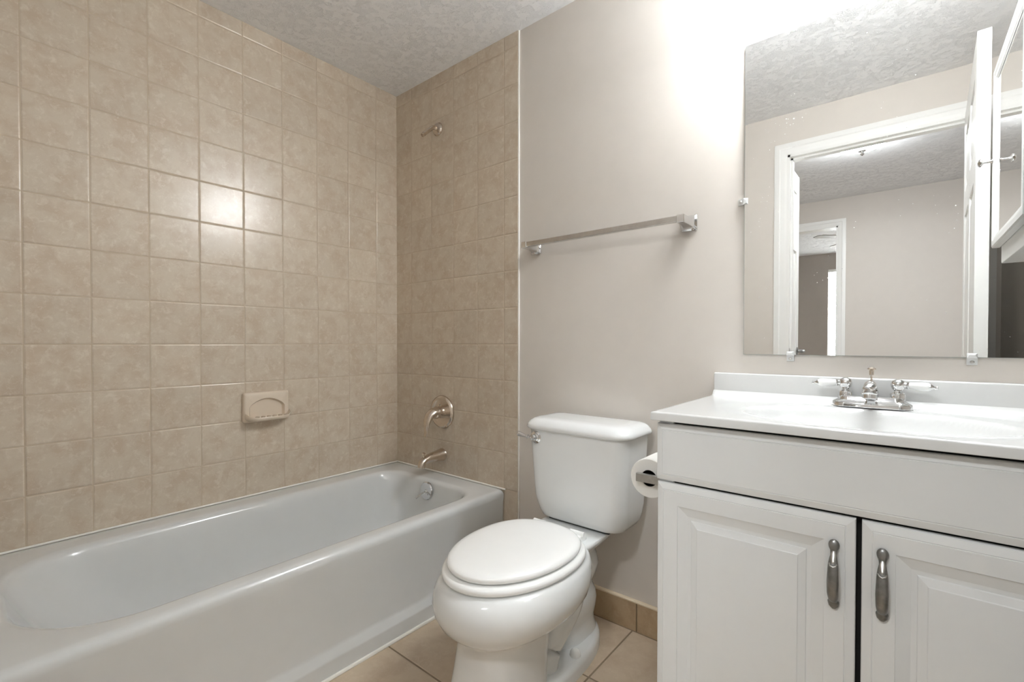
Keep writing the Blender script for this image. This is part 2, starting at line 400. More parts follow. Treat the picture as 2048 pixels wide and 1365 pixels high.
d1 = thing('door_1', 'white panelled bathroom door standing open, seen edge-on in the mirror', 'door', (2.36, -1.56, .01)); d1['kind'] = 'structure'
del d1['label'], d1['category']
bm, at, L = panel_door(d1, (2.3585, -1.570), (2.3269, -.735), .036, .01, 2.128, 1)
obj('door_leaf', bm, M['trimw'], d1, 20)
bm = new()
v = [at(L + .0006, .007, .91), at(L + .0006, .029, .91), at(L + .0006, .029, .978), at(L + .0006, .007, .978)]
loft(bm, [v, [q + (at(1, 0, 0) - at(0, 0, 0)) * .0012 for q in v]]); obj('latch_plate', bm, M['steel'], d1)
for sgn in (-1, 1):
    bm = new(); c = at(L - .06, 0 if sgn < 0 else .036, .945); nn = (at(0, -1, 0) - at(0, 0, 0)) * (1 if sgn < 0 else -1)
    lathe(bm, [(.030, 0), (.030, .006), (.012, .010), (.011, .026), (.024, .034), (.029, .046), (.024, .056), (.001, .060)], c, nn, 22); obj('door_knob', bm, M['steel'], d1)
bm = new(); box(bm, (OX0 + .0105, -1.603, .945), (OX0 + .0140, -1.580, 1.006), .001); struct('strike_plate', bm, M['steel'], bpy.data.objects['trim_5'])
d2 = thing('door_2', 'x', 'x', (1.60, -1.70, .01)); d2['kind'] = 'structure'; del d2['label'], d2['category']
bm, at, L = panel_door(d2, (1.565, -1.69), (1.572, -2.03), .033, .01, 2.128, -1)
obj('door_leaf', bm, M['trimw'], d2, 20)
bm = new(); c = at(L - .05, .033, .985); nn = (at(0, 1, 0) - at(0, 0, 0))
lathe(bm, [(.026, 0), (.026, .006), (.010, .010), (.010, .045)], c, nn, 18)
tube(bm, smoothpath([c + nn * .04, c + nn * .045 + (at(-.03, 0, 0) - at(0, 0, 0)), c + nn * .045 + (at(-.10, 0, -.004) - at(0, 0, 0))], 10), .008, 10); obj('lever_handle', bm, M['pewter'], d2)

# ------------------------------------------------------------------ bathtub
TX0, TX1, TY0, TY1, TR = .001, .785, -.001, -1.560, .382
def tub():
    t = thing('bathtub', 'long white alcove bathtub with a smooth apron, along the tiled wall', 'bathtub', (.39, -.78, 0))
    bm = new(); N = 10
    def ring(z, x0, x1, yf, yn, rf, rn):
        return rrect(x0, x1, yn, yf, 0, z, N, (rf, rf * .8, rn * .8, rn))
    rings = [
        ring(.000, TX0, .787, TY0, TY1, .004, .004), ring(.052, TX0, .787, TY0, TY1, .004, .004), ring(.058, TX0, .786, TY0, TY1, .004, .004),
        ring(.076, TX0, .771, TY0, TY1, .004, .004), ring(.090, TX0, .769, TY0, TY1, .004, .004),
        ring(.330, TX0, .773, TY0, TY1, .004, .004), ring(.352, TX0, .7775, TY0, TY1, .005, .005), ring(.366, TX0, .7765, TY0, TY1, .006, .006), ring(.376, TX0 + .001, .771, TY0 - .001, TY1 + .001, .010, .010),
        ring(.381, TX0 + .003, .763, TY0 - .003, TY1 + .003, .014, .014), ring(.382, TX0 + .010, .752, TY0 - .010, TY1 + .010, .02, .02),
        ring(.382, .088, .722, -.088, -1.512, .13, .25), ring(.3805, .098, .714, -.098, -1.503, .13, .25), ring(.375, .107, .707, -.106, -1.495, .13, .25),
        ring(.364, .114, .702, -.112, -1.488, .13, .25), ring(.340, .119, .698, -.116, -1.478, .13, .25), ring(.25, .132, .688, -.128, -1.43, .13, .25),
        ring(.16, .146, .676, -.142, -1.37, .13, .25), ring(.11, .160, .662, -.158, -1.31, .125, .23), ring(.085, .180, .642, -.18, -1.26, .115, .21), ring(.074, .215, .607, -.22, -1.20, .10, .18), ring(.070, .27, .55, -.30, -1.10, .07, .14)]
    loft(bm, rings, True, True)
    obj('tub_body', bm, M['tub'], t, 40)
    # overflow plate with trip lever on the faucet end of the basin
    c = Vector((.392, -.1195, .329)); n = Vector((0, -1, .1)).normalized()
    bm = new(); lathe(bm, [(.043, 0), (.043, .004), (.039, .009), (.030, .0095), (.001, .0095)], c, n, 28); pl = obj('overflow_plate', bm, M['chrome'], t)
    bm = new(); e = Vector((.392, -.129, .327)); lathe(bm, [(.009, 0), (.008, .004)], e, n, 12); tube(bm, [e, e + Vector((-.004, -.020, -.006)), e + Vector((-.010, -.050, -.022))], [.003, .004, .0045], 10); obj('trip_lever', bm, M['chrome'], pl)
    for sx in (-1, 1):
        bm = new(); lathe(bm, [(.004, 0), (.0035, .002), (.001, .002)], c + Vector((sx * .018, -.0095, -.012)), n, 10); obj('screw', bm, M['steel'], pl)
    bm = new(); lathe(bm, [(.035, 0), (.034, .003), (.024, .002), (.001, .0015)], (.40, -.34, .0695), (0, 0, 1), 20); obj('drain', bm, M['chrome'], t)
tub()

# ------------------------------------------------------------------ shower fittings, soap dish
t = thing('shower_outlet', 'bare brushed nickel shower arm without a head, high on the tiled wall', 'shower arm', (.339, 0, 2.105))
bm = new(); lathe(bm, [(.033, 0), (.033, .003), (.028, .010), (.016, .014), (.0115, .015)], (.339, 0, 2.105), (0, -1, 0), 28); obj('flange', bm, M['nickel'], t)
bm = new(); pth = smoothpath([(.339, -.010, 2.105), (.339, -.030, 2.104), (.339, -.046, 2.092), (.339, -.090, 2.052)], 14)
d = (pth[-1] - pth[-2]).normalized(); tube(bm, pth, .0105, 16); obj('pipe', bm, M['nickel'], t)
bm = new(); lathe(bm, [(.0095, 0), (.0095, .014), (.0072, .0145), (.0068, .004)], pth[-1], d, 16, cap0=True, cap1=False); lathe(bm, [(.0104, .001), (.0104, .003)], pth[-1], d, 16); lathe(bm, [(.0104, .006), (.0104, .008)], pth[-1], d, 16); obj('threaded_end', bm, M['nickel'], t)
bm = new(); lathe(bm, [(.0068, .006), (.0068, .0062)], pth[-1], d, 16); obj('bore_shade_disc', bm, M['black'], t)  # black disc painting the shade inside the open pipe end

t = thing('shower_valve', 'round brushed nickel shower valve with a curved lever, above the tub spout', 'valve', (.371, 0, .692))
c = Vector((.371, 0, .692))
bm = new(); lathe(bm, [(.083, 0), (.083, .004), (.080, .011), (.072, .016), (.062, .014), (.056, .010), (.001, .0095)], c, (0, -1, 0), 44); pl = obj('escutcheon', bm, M['nickel'], t)
bm = new(); lathe(bm, [(.031, .008), (.030, .016), (.026, .022), (.026, .040), (.0265, .041), (.0265, .046)], c, (0, -1, 0), 28); obj('collar', bm, M['nickel'], t)
bm = new(); q = smoothpath([c + Vector((0, -.044, 0)), c + Vector((.0, -.066, .000)), c + Vector((.0, -.090, -.016)), c + Vector((.0, -.103, -.048)), c + Vector((0, -.106, -.082)), c + Vector((0, -.112, -.108))], 22)
fl = [];
for i in range(len(q)):
    s = i / (len(q) - 1); a = .0265 * (1 - s) ** .9 + .0085; b = .0265 * (1 - s) ** 1.5 + .0042
    if s > .85: a += .003 * (s - .85) / .15
    fl.append((a, b))
tube(bm, q, 0, 18, fl, True, (1, 0, 0)); obj('lever', bm, M['nickel'], t)
bm = new(); lathe(bm, [(.004, 0), (.003, .002), (.0005, .002)], c + Vector((-.010, -.0095, .034)), (0, -1, 0), 10); obj('indicator_dot', bm, M['pewter'], t)

t = thing('tub_spout', 'brushed nickel tub spout with a diverter knob, below the shower valve', 'tub spout', (.367, 0, .478))
c = Vector((.367, 0, .478)); bm = new()
q = smoothpath([c, c + Vector((0, -.03, -.001)), c + Vector((0, -.08, -.004)), c + Vector((0, -.115, -.010)), c + Vector((0, -.130, -.022)), c + Vector((0, -.134, -.040))], 20)
fl = []
for i in range(len(q)):
    s = i / (len(q) - 1); r = .033 - .013 * min(1, s / .55); fl.append((r if s > .02 else .0345, r * (.95 if s < .6 else .85)))
tube(bm, q, 0, 22, fl, True, (1, 0, 0)); obj('spout_body', bm, M['nickel'], t, 50)
bm = new(); lathe(bm, [(.004, 0), (.004, .014), (.008, .016), (.008, .021), (.003, .024)], c + Vector((0, -.118, .006)), (0, 0, 1), 14); obj('diverter_knob', bm, M['nickel'], t)

t = thing('soap_dish', 'almond ceramic soap dish with a ridged shelf, set in the tiled wall', 'soap dish', (0, -.694, .697))
bm = new()
def yz(y0, y1, z0, z1, r, x): return [Vector((x, p.x, p.y)) for p in rrect(y0, y1, z0, z1, r, 0, 5)]
loft(bm, [yz(-.789, -.600, .697, .825, .008, 0.0), yz(-.789, -.600, .697, .825, .008, .012), yz(-.786, -.603, .700, .822, .008, .018), yz(-.780, -.609, .706, .816, .008, .021)], True, False)
# face with an arched recess
arch = []
for k in range(25):
    s = k / 24; y = -.768 + s * .147; arch.append((y, .762 + .036 * math.sin(PI * s) ** .7))
fo = yz(-.780, -.609, .706, .816, .008, .021)
rec = [Vector((.021, y, z)) for y, z in arch] + [Vector((.021, -.621 + (-.147) * k / 10, .712)) for k in range(11)]
lo2 = [bm.verts.new(p) for p in fo]; li = [bm.verts.new(p) for p in rec]
eo = [bm.edges.new((lo2[i], lo2[(i + 1) % len(lo2)])) for i in range(len(lo2))]; ei = [bm.edges.new((li[i], li[(i + 1) % len(li)])) for i in range(len(li))]
bmesh.ops.triangle_fill(bm, edges=eo + ei, use_beauty=True)
cy0, cz0 = -.6945, .75
r1 = [bm.verts.new((.014, cy0 + (p.y - cy0) * .965, cz0 + (p.z - cz0) * .95)) for p in rec]; r2 = [bm.verts.new((.008, cy0 + (p.y - cy0) * .9, cz0 + (p.z - cz0) * .88)) for p in rec]
for a, b in ((li, r1), (r1, r2)):
    for i in range(len(rec)): j = (i + 1) % len(rec); bm.faces.new((a[i], a[j], b[j], b[i]))
bm.faces.new(r2)
bmesh.ops.remove_doubles(bm, verts=bm.verts, dist=.0002)
obj('back_plate', bm, M['ceramic'], t, 40)
bm = new()
prof = [(.015, .700), (.050, .703), (.068, .710), (.0725, .718), (.070, .7225), (.064, .7215), (.052, .717), (.015, .716)]
rings = []
for y, f, dz in ((-.7855, .20, .016), (-.781, .62, .009), (-.770, .88, .003), (-.752, 1, 0), (-.64, 1, 0), (-.622, .90, .003), (-.610, .7, .010), (-.6035, .25, .02)):
    rings.append([Vector((.015 + (x - .015) * f, y, z + dz)) for x, z in prof])
loft(bm, rings); obj('shelf', bm, M['ceramic'], t, 60)
for k in range(5):
    bm = new(); y = -.742 + .0235 * k; tube(bm, [(.022, y, .718), (.050, y, .7205), (.064, y, .7225)], [.004, .0048, .003], 8); obj('drain_ridge', bm, M['ceramic'], t)

# ------------------------------------------------------------------ towel bar
t = thing('towel_bar', 'square chrome towel bar on two posts, on the beige wall above the toilet', 'towel bar', (1.255, .008, 1.437))
for cx in (.947, 1.584):
    bm = new(); y0 = .008
    def sq(h, y): return [Vector((cx + a * h, y, 1.435 + b * h)) for a, b in ((-1, -1), (1, -1), (1, 1), (-1, 1))]
    loft(bm, [sq(.026, y0), sq(.026, y0 - .004), sq(.022, y0 - .008), sq(.017, y0 - .016), sq(.013, y0 - .035), sq(.0125, y0 - .064), sq(.0125, y0 - .088)])
    bmesh.ops.bevel(bm, geom=list(bm.edges), offset=.0010, segments=1, affect='EDGES'); obj('post', bm, M['chrome'], t)
bm = new(); box(bm, (.944, -.078, 1.4265), (1.588, -.061, 1.4455), .0012, 1); obj('bar', bm, plain('brushed_bar', (.62, .60, .575, 1), .22, 1.0, var=.06, scale=40), t)

# ------------------------------------------------------------------ toilet
CX = 1.250; TCX = 1.264
t = thing('toilet', 'white two-piece toilet with closed lid, between bathtub and vanity', 'toilet', (CX, -.38, 0))
# bowl and pedestal: one skin
bm = new(); N = 48
def blend(a, b, f): return [p.lerp(q, f) for p, q in zip(a, b)]
sec = [  # z, half width, back y, front y, power front
    (.000, .124, -.430, -.725, 3.0), (.012, .122, -.430, -.723, 3.0), (.060, .117, -.425, -.712, 3.0), (.130, .110, -.415, -.698, 3.0), (.190, .107, -.400, -.690, 2.9),
    (.218, .109, -.385, -.690, 2.7), (.230, .118, -.370, -.698, 2.45), (.240, .135, -.345, -.714, 2.3), (.254, .158, -.31, -.735, 2.2), (.272, .178, -.285, -.754, 2.1), (.298, .193, -.262, -.768, 2.1), (.324, .1990, -.252, -.772, 2.1), (.350, .1970, -.245, -.768, 2.1),
    (.370, .189, -.24, -.756, 2.1), (.381, .180, -.24, -.744, 2.1), (.386, .168, -.245, -.73, 2.1)]
loft(bm, [egg(CX, yb, yf, hw, z, N, p, .46, 2.3) for z, hw, yb, yf, p in sec])
obj('bowl', bm, M['porcelain'], t, 60)
# rear column with the moulded trapway, floor flange
bm = new()
col = [(.0, .080, -.105, -.33), (.05, .078, -.105, -.33), (.075, .070, -.112, -.32), (.10, .072, -.114, -.32), (.13, .080, -.114, -.32), (.16, .084, -.114, -.32), (.185, .080, -.118, -.32), (.205, .070, -.124, -.32), (.22, .070, -.124, -.32), (.25, .084, -.114, -.33), (.28, .091, -.108, -.34), (.305, .086, -.110, -.36), (.322, .078, -.112, -.38), (.335, .080, -.105, -.40), (.352, .098, -.085, -.40), (.37, .120, -.06, -.38), (.386, .128, -.045, -.36), (.392, .126, -.045, -.34)]
loft(bm, [egg(CX, yb, yf, hw, z, N, 3.0, .5, 3.0) for z, hw, yb, yf in col])
obj('rear_column', bm, M['porcelain'], t, 60)
for sx in (-1, 1):
    bm = new(); q = smoothpath([(CX + sx * .045, -.285, .275), (CX + sx * .050, -.29, .235), (CX + sx * .054, -.325, .190), (CX + sx * .054, -.372, .140), (CX + sx * .054, -.405, .085), (CX + sx * .054, -.42, .035)], 24)
    tube(bm, q, [.036 + .020 * math.sin(PI * min(1, (i + 2) / 20)) for i in range(len(q))], 20)
    obj('trapway', bm, M['porcelain'], t, 60)
bm = new()
loft(bm, [egg(CX, -.088, -.60, .124, .0, N, 2.3, .55, 2.4), egg(CX, -.088, -.60, .124, .030, N, 2.3, .55, 2.4), egg(CX, -.092, -.596, .120, .042, N, 2.3, .55, 2.4), egg(CX, -.100, -.59, .110, .047, N, 2.3, .55, 2.4)])
obj('foot_flange', bm, M['porcelain'], t, 60)
for sx in (-1, 1):
    bm = new(); lathe(bm, [(.0165, 0), (.0175, .003), (.0165, .011), (.013, .018), (.007, .0225), (.001, .024)], (CX + sx * .095, -.318, .045), (0, 0, 1), 20); obj('bolt_cap', bm, M['seatw'], t)
# seat ring and lid
bm = new(); yb, yf, hw = -.262, -.744, .1825
def eg(z, ins): return egg(CX - .004, yb - ins, yf + ins, hw - ins, z, 64, 2.0, .45, 2.35)
loft(bm, [eg(.389, .010), eg(.3905, .003), eg(.396, .0), eg(.402, .001), eg(.407, .005), eg(.4095, .012), eg(.410, .03)]); obj('seat', bm, M['seatw'], t, 50)
bm = new(); yb, yf, hw = -.280, -.728, .1695
loft(bm, [eg(.4135, .014), eg(.4145, .005), eg(.418, .001), eg(.424, .0), eg(.430, .004), eg(.434, .011), eg(.4365, .024), eg(.4375, .05), eg(.438, .10)]); obj('lid', bm, M['seatw'], t, 50)
for sx in (-1, 1):
    bm = new(); box(bm, (CX - .004 + sx * .075 - .022, -.285, .388), (CX - .004 + sx * .075 + .022, -.243, .412), .005); tube(bm, [(CX - .004 + sx * .075 - .026, -.268, .414), (CX - .004 + sx * .075 + .026, -.268, .414)], .0085, 12); obj('hinge', bm, M['seatw'], t)
bm = new(); box(bm, (CX + .07, -.618, .382), (CX + .085, -.60, .3895), .002); obj('bumper', bm, M['seatw'], t)
# tank
bm = new()
def tk(z, hw, yb, yf, rb, rf): return rrect(TCX - hw, TCX + hw, yf, yb, 0, z, 8, (rb, rb, rf, rf))
loft(bm, [tk(.400, .150, -.035, -.180, .03, .05), tk(.408, .164, -.028, -.191, .03, .05), tk(.426, .174, -.022, -.197, .03, .055), tk(.450, .1795, -.018, -.204, .03, .055), tk(.480, .184, -.016, -.208, .028, .05), tk(.60, .190, -.016, -.2125, .026, .046), tk(.725, .197, -.016, -.216, .025, .044)])
obj('tank', bm, M['porcelain'], t, 60)
bm = new()
loft(bm, [tk(.722, .203, -.012, -.222, .03, .055), tk(.726, .2105, -.010, -.229, .035, .06), tk(.732, .212, -.010, -.231, .035, .06), tk(.742, .2085, -.011, -.2275, .035, .06), tk(.752, .200, -.014, -.219, .035, .058), tk(.759, .190, -.02, -.209, .035, .055), tk(.7625, .176, -.03, -.195, .03, .05), tk(.764, .15, -.05, -.17, .02, .04)])
obj('tank_lid', bm, M['porcelain'], t, 60)
bm = new(); c = Vector((1.112, -.212, .694))
lathe(bm, [(.0225, 0), (.0225, .004), (.017, .008), (.017, .011), (.012, .014), (.012, .022), (.009, .026), (.001, .027)], c, (0, -1, 0), 24); lv = obj('flush_escutcheon', bm, M['chrome'], t)
bm = new(); q = smoothpath([c + Vector((0, -.018, 0)), c + Vector((-.016, -.022, .001)), c + Vector((-.026, -.024, .003)), c + Vector((-.042, -.026, .006)), c + Vector((-.058, -.027, .009)), c + Vector((-.064, -.027, .0095))], 24)
tube(bm, q, [.0075 if i < 4 else .0048 if i < 8 else .0085 if i < 10 else .0055 if i < 13 else min(.0055 + .0006 * (i - 12), .0095) if i < 22 else [.0088, .006, .002][i - 22] for i in range(len(q))], 14); obj('flush_lever', bm, M['chrome'], lv)
# tank bolts and gasket
bm = new(); box(bm, (TCX - .128, -.168, .390), (TCX + .118, -.05, .4015), .004); obj('tank_gasket', bm, M['black'], t)

# ------------------------------------------------------------------ vanity
VX0, VX1, VYF, VG = 1.676, 2.476, -.480, 2.0715
t = thing('vanity_cabinet', 'white two-door vanity cabinet with a false drawer front, beside the toilet', 'cabinet', (2.076, -.23, 0))
bm = bxs(((VX0, -.008, 0), (VX0 + .016, -.461, .8505)), ((VX1 - .016, -.008, 0), (VX1, -.461, .8505)), ((VX0 + .016, -.008, .09), (VX1 - .016, -.455, .106)), ((VX0 + .016, -.39, 0), (VX1 - .016, -.40, .09)), ((VX0 + .016, -.008, 0), (VX1 - .016, -.016, .8505)))
obj('carcass', bm, M['cabw'], t)
bm = bxs(((VX0, -.455, .05), (VX0 + .035, -.4625, .8505)), ((VX1 - .035, -.455, .05), (VX1, -.4625, .8505)), ((VX0 + .035, -.456, .800), (VX1 - .035, -.4625, .830)))
obj('face_frame', bm, M['cabw'], t)
obj('gap_shade_sheet', bxs(((VX0 + .035, -.4535, .10), (VX1 - .035, -.4545, .8500))), M['gap_shade'], t)  # thin dark sheet that paints the shade seen through the front gaps
def front(x0, x1, z0, z1, prof):
    """panel whose face follows prof = [(inset, y)]"""
    bm = new()
    rings = [[Vector((x0 + i, y, z0 + i)), Vector((x1 - i, y, z0 + i)), Vector((x1 - i, y, z1 - i)), Vector((x0 + i, y, z1 - i))] for i, y in prof]
    loft(bm, rings); return bm
yb = -.4635
pr = [(0, yb), (0, VYF + .007), (.0015, VYF + .0045), (.014, VYF + .0008), (.0155, VYF + .0018), (.0165, VYF)]
obj('drawer_front', front(VX0 - .0015, VX1, .7055, .8420, pr), M['cabw'], t, 12)
dp = [(0, yb), (0, VYF + .007), (.0015, VYF + .0045), (.015, VYF + .0006), (.0165, VYF + .0014), (.0175, VYF), (.050, VYF), (.0505, VYF + .0018), (.072, VYF + .0085), (.080, VYF + .0088), (.0815, VYF + .0062), (.094, VYF + .0026), (.0955, VYF + .0008), (.101, VYF)]
def pull(parent, cx, zc):
    bm = new(); y0 = VYF
    # two foot rosettes and an arched grip, spoon-shaped ends
    q = smoothpath([(cx, y0 - .0035, zc + .067), (cx, y0 - .005, zc + .055), (cx, y0 - .009, zc + .042), (cx, y0 - .018, zc + .026), (cx, y0 - .0235, zc - .005), (cx, y0 - .022, zc - .030), (cx, y0 - .014, zc - .046), (cx, y0 - .006, zc - .054), (cx, y0 - .0035, zc - .067)], 40)
    W_ = [(.0, .0035), (.02, .0062), (.06, .0086), (.11, .0094), (.16, .0084), (.20, .0062), (.23, .0056), (.27, .0052), (.31, .0062), (.40, .0086), (.52, .0098), (.64, .0094), (.75, .0076), (.79, .0064), (.80, .0056), (.815, .0080), (.85, .0096), (.90, .0094), (.95, .0082), (1, .0035)]
    def wid(s):
        for (a, p), (b, q_) in zip(W_, W_[1:]):
            if s <= b: return p + (q_ - p) * (s - a) / (b - a)
        return W_[-1][1]
    fl = [(wid(i / 40), min(.0058, wid(i / 40) * .62)) for i in range(41)]
    tube(bm, q, 0, 16, fl, True, (1, 0, 0))
    h = obj('handle', bm, M['pewter'], parent, 50)
    bm = new(); ring = [Vector((cx + .0068 * math.cos(a), y0 - .0198 + .003 * math.sin(a), zc + .0225 + .0022 * math.cos(2 * a))) for a in [2 * PI * k / 20 for k in range(21)]]
    tube(bm, [(cx - .0058, y0 - .021, zc + .0262), (cx - .0042, y0 - .0242, zc + .0225), (cx, y0 - .0262, zc + .021), (cx + .0042, y0 - .0242, zc + .0225), (cx + .0058, y0 - .021, zc + .0262)], .0014, 8)
    tube(bm, smoothpath([(cx, y0 - .0105, zc + .047), (cx, y0 - .0155, zc + .039), (cx, y0 - .0225, zc + .027)], 10), 0, 10, [(.0016 + .0018 * math.sin(PI * i / 10) + .0008, .0016) for i in range(11)], True, (1, 0, 0))
    return h, bm
for x0, x1, hx, hz in ((VX0 + .0005, VG - .0045, 2.0335, .5875), (VG + .0045, VX1 - .002, 2.1075, .5905)):
    d = obj('door', front(x0, x1, .092, .7000, dp), M['cabw'], t, 12)
    h, bm = pull(d, hx, hz)
    # rubbed bright inlay of the pull belongs to the pull
    me = bpy.data.meshes.new('inlay'); bmesh.ops.recalc_face_normals(bm, faces=bm.faces); bmesh.ops.translate(bm, vec=-ORG[d.name], verts=bm.verts); bm.to_mesh(me); bm.free()
    for p in me.polygons: p.use_smooth = True; p.material_index = 0
    # merge the inlay into the handle mesh with its own material slot
    hb_ = bmesh.new(); hb_.from_mesh(h.data); n0 = len(hb_.faces); hb_.from_mesh(me); hb_.faces.ensure_lookup_table()
    for f in list(hb_.faces)[n0:]: f.material_index = 1
    hb_.to_mesh(h.data); hb_.free(); h.data.materials.append(M['pewter_l'])
    bpy.data.meshes.remove(me)

# counter with integrated bowl
t = thing('bathroom_sink', 'glossy white vanity top with a moulded oval basin, on the white cabinet', 'sink', (2.076, -.25, .8508))
CX0, CX1, CYF, CZ = 1.668, 2.4895, -.499, .8715
BCX, BCY, BA, BB = 2.070, -.272, .245, .165
bm = new(); NX, NY = 110, 70
def cz(x, y):
    r = math.sqrt(((x - BCX) / BA) ** 2 + ((y - BCY) / BB) ** 2)
    z = CZ
    if r < 1.30:                         # soft dished border, then the bowl
        q = min(1, (1.30 - r) / .40); z -= .0045 * q * q * (3 - 2 * q)
    if r < 1.02:
        q = min(1, (1.02 - r) / .95); z -= .135 * (1 - (1 - q) ** 2.0) * min(1, q / .07)
    return z
g = {}
x0, x1, y0, y1 = CX0 + .004, CX1, CYF + .004, -.020
for i in range(NX + 1):
    for j in range(NY + 1):
        x = x0 + (x1 - x0) * i / NX; y = y0 + (y1 - y0) * j / NY
        z = cz(x, y)
        dy = y - (-.036)
        if dy > 0: z += .016 - math.sqrt(max(0, .016 ** 2 - dy * dy))      # cove into the backsplash
        g[i, j] = bm.verts.new((x, y, z))
for i in range(NX):
    for j in range(NY): bm.faces.new((g[i, j], g[i + 1, j], g[i + 1, j + 1], g[i, j + 1]))
def skirt(keys, offs):
    prev = [g[k] for k in keys]
    for dx, dy, z in offs:
        cur = [bm.verts.new((v.co.x + dx, v.co.y + dy, z)) for v in [g[k] for k in keys]]
        for a in range(len(cur) - 1): bm.faces.new((prev[a], prev[a + 1], cur[a + 1], cur[a]))
        prev = cur
per = [(0, NY - j) for j in range(NY + 1)] + [(i, 0) for i in range(1, NX + 1)]
prev = [g[k] for k in per]
def offv(k, d):
    i, j = k; return Vector((-d if i == 0 else 0, -d if j == 0 else 0, 0))
for d, z in ((.0028, CZ - .0012), (.004, CZ - .004), (.004, CZ - .0195), (.0025, .8508), (-.03, .8508)):
    cur = [bm.verts.new((g[k].co.x, g[k].co.y, z) + offv(k, d) if False else Vector((g[k].co.x, g[k].co.y, z)) + offv(k, d)) for k in per]
    for a in range(len(cur) - 1): bm.faces.new((prev[a], prev[a + 1], cur[a + 1], cur[a]))
    prev = cur
ct = obj('countertop', bm, M['marble'], t, 50)
bm = new(); box(bm, (CX0 + .004, -.020, CZ - .02), (CX1, .007, .9425), .004, 3); obj('backsplash', bm, M['marble'], t, 50)
bm = new(); lathe(bm, [(.021, 0), (.021, .004), (.015, .003), (.001, .003)], (BCX, BCY, CZ - .1380), (0, 0, 1), 20); obj('drain', bm, M['chrome'], t)

# faucet
FX, FY = 2.072, -.066
t = thing('sink_faucet', 'chrome two-handle faucet with white porcelain levers, at the back of the sink', 'faucet', (FX, FY, CZ))
bm = new()
def ov(hx, hy, z): return rrect(FX - hx, FX + hx, FY - hy, FY + hy, hy * .98, z, 8)
loft(bm, [ov(.083, .029, CZ + .0003), ov(.083, .029, CZ + .008), ov(.081, .027, CZ + .012), ov(.073, .0245, CZ + .0165), ov(.070, .0235, CZ + .018), ov(.069, .023, CZ + .025), ov(.066, .021, CZ + .028), ov(.05, .012, CZ + .029)])
obj('base_plate', bm, M['chrome'], t, 40)
for sx in (-1, 1):
    hx = FX + sx * .0535
    bm = new(); lathe(bm, [(.0165, .020), (.0165, .036), (.0155, .039), (.010, .041), (.008, .044), (.0095, .047), (.0125, .050), (.0145, .056), (.0150, .060), (.0145, .064), (.0115, .070), (.006, .0735), (.001, .0745)], (hx, FY, CZ), (0, 0, 1), 24)
    h = obj('handle', bm, M['chrome'], t, 40)
    d = Vector((sx, -.10, -.03)).normalized(); c = Vector((hx, FY, CZ + .0600))
    bm = new(); lathe(bm, [(.008, .012), (.0075, .016), (.0095, .019), (.0075, .021)], c, d, 18); obj('collar', bm, M['chrome'], h)
    bm = new(); lathe(bm, [(.0072, .020), (.0085, .024), (.0092, .032), (.0108, .044), (.0112, .050), (.0100, .057), (.0075, .060)], c, d, 20); obj('porcelain_lever', bm, M['seatw'], h)
    bm = new(); lathe(bm, [(.0085, .059), (.0085, .061), (.0055, .064), (.0035, .067), (.0032, .069), (.0045, .071), (.0042, .0735), (.001, .075)], c, d, 16); obj('finial', bm, M['chrome'], h)
bm = new(); q = smoothpath([(FX, FY + .004, CZ + .018), (FX, FY - .004, CZ + .040), (FX, FY - .022, CZ + .054), (FX, FY - .046, CZ + .057), (FX, FY - .064, CZ + .051), (FX, FY - .070, CZ + .040)], 20)
tube(bm, q, [.0185 - .0045 * math.sin(PI * .5 * min(1, i / 8)) + .0015 * max(0, (i - 12) / 8) for i in range(21)], 20); sp_ = obj('spout', bm, M['chrome'], t, 50)
bm = new(); lathe(bm, [(.0165, 0), (.0175, .002), (.0165, .004), (.0150, .005), (.0150, .014), (.0125, .016), (.001, .015)], (FX, FY - .0695, CZ + .0425), (0, -.15, -1), 24); obj('aerator', bm, M['chrome'], sp_)
bm = new(); lathe(bm, [(.0022, 0), (.0022, .055), (.0048, .058), (.0052, .070), (.0095, .0725), (.0095, .0745), (.004, .0775), (.001, .078)], (FX, FY + .018, CZ + .024), (0, 0, 1), 16); obj('lift_rod', bm, M['nickel'], t)

# ------------------------------------------------------------------ toilet paper on the vanity side
t = thing('paper_holder', 'satin metal toilet paper holder on the side of the white vanity', 'holder', (VX0, -.30, .665))
PC = Vector((1.603, 0, .6655))
for y in (-.372, -.236):
    bm = new(); box(bm, (1.574, y - .006, .6580), (1.668, y + .006, .6805), .0012, 1); box(bm, (1.668, y - .018, .640), (1.6752, y + .018, .688), .002); obj('bracket', bm, M['steel'], t)
bm = new(); tube(bm, [(PC.x, -.367, PC.z), (PC.x, -.241, PC.z)], .009, 16); obj('roller', bm, M['black'], t)
t = thing('toilet_paper_roll', 'white toilet paper roll on the metal holder', 'toilet paper', (PC.x, -.304, PC.z - .0545))
bm = new(); yA, yB = -.356, -.252
lathe(bm, [(.0225, 0), (.052, 0), (.0540, .002), (.0540, .102), (.052, .104), (.0225, .104), (.0225, 0)], (PC.x, yA, PC.z), (0, 1, 0), 48, False, False); obj('paper', bm, M['paper'], t, 40)
bm = new(); lathe(bm, [(.0222, .001), (.0222, .103), (.0212, .103), (.0212, .001), (.0222, .001)], (PC.x, yA, PC.z), (0, 1, 0), 32, False, False); obj('core', bm, plain('dark_core', rgb(40, 37, 34), .8), t)

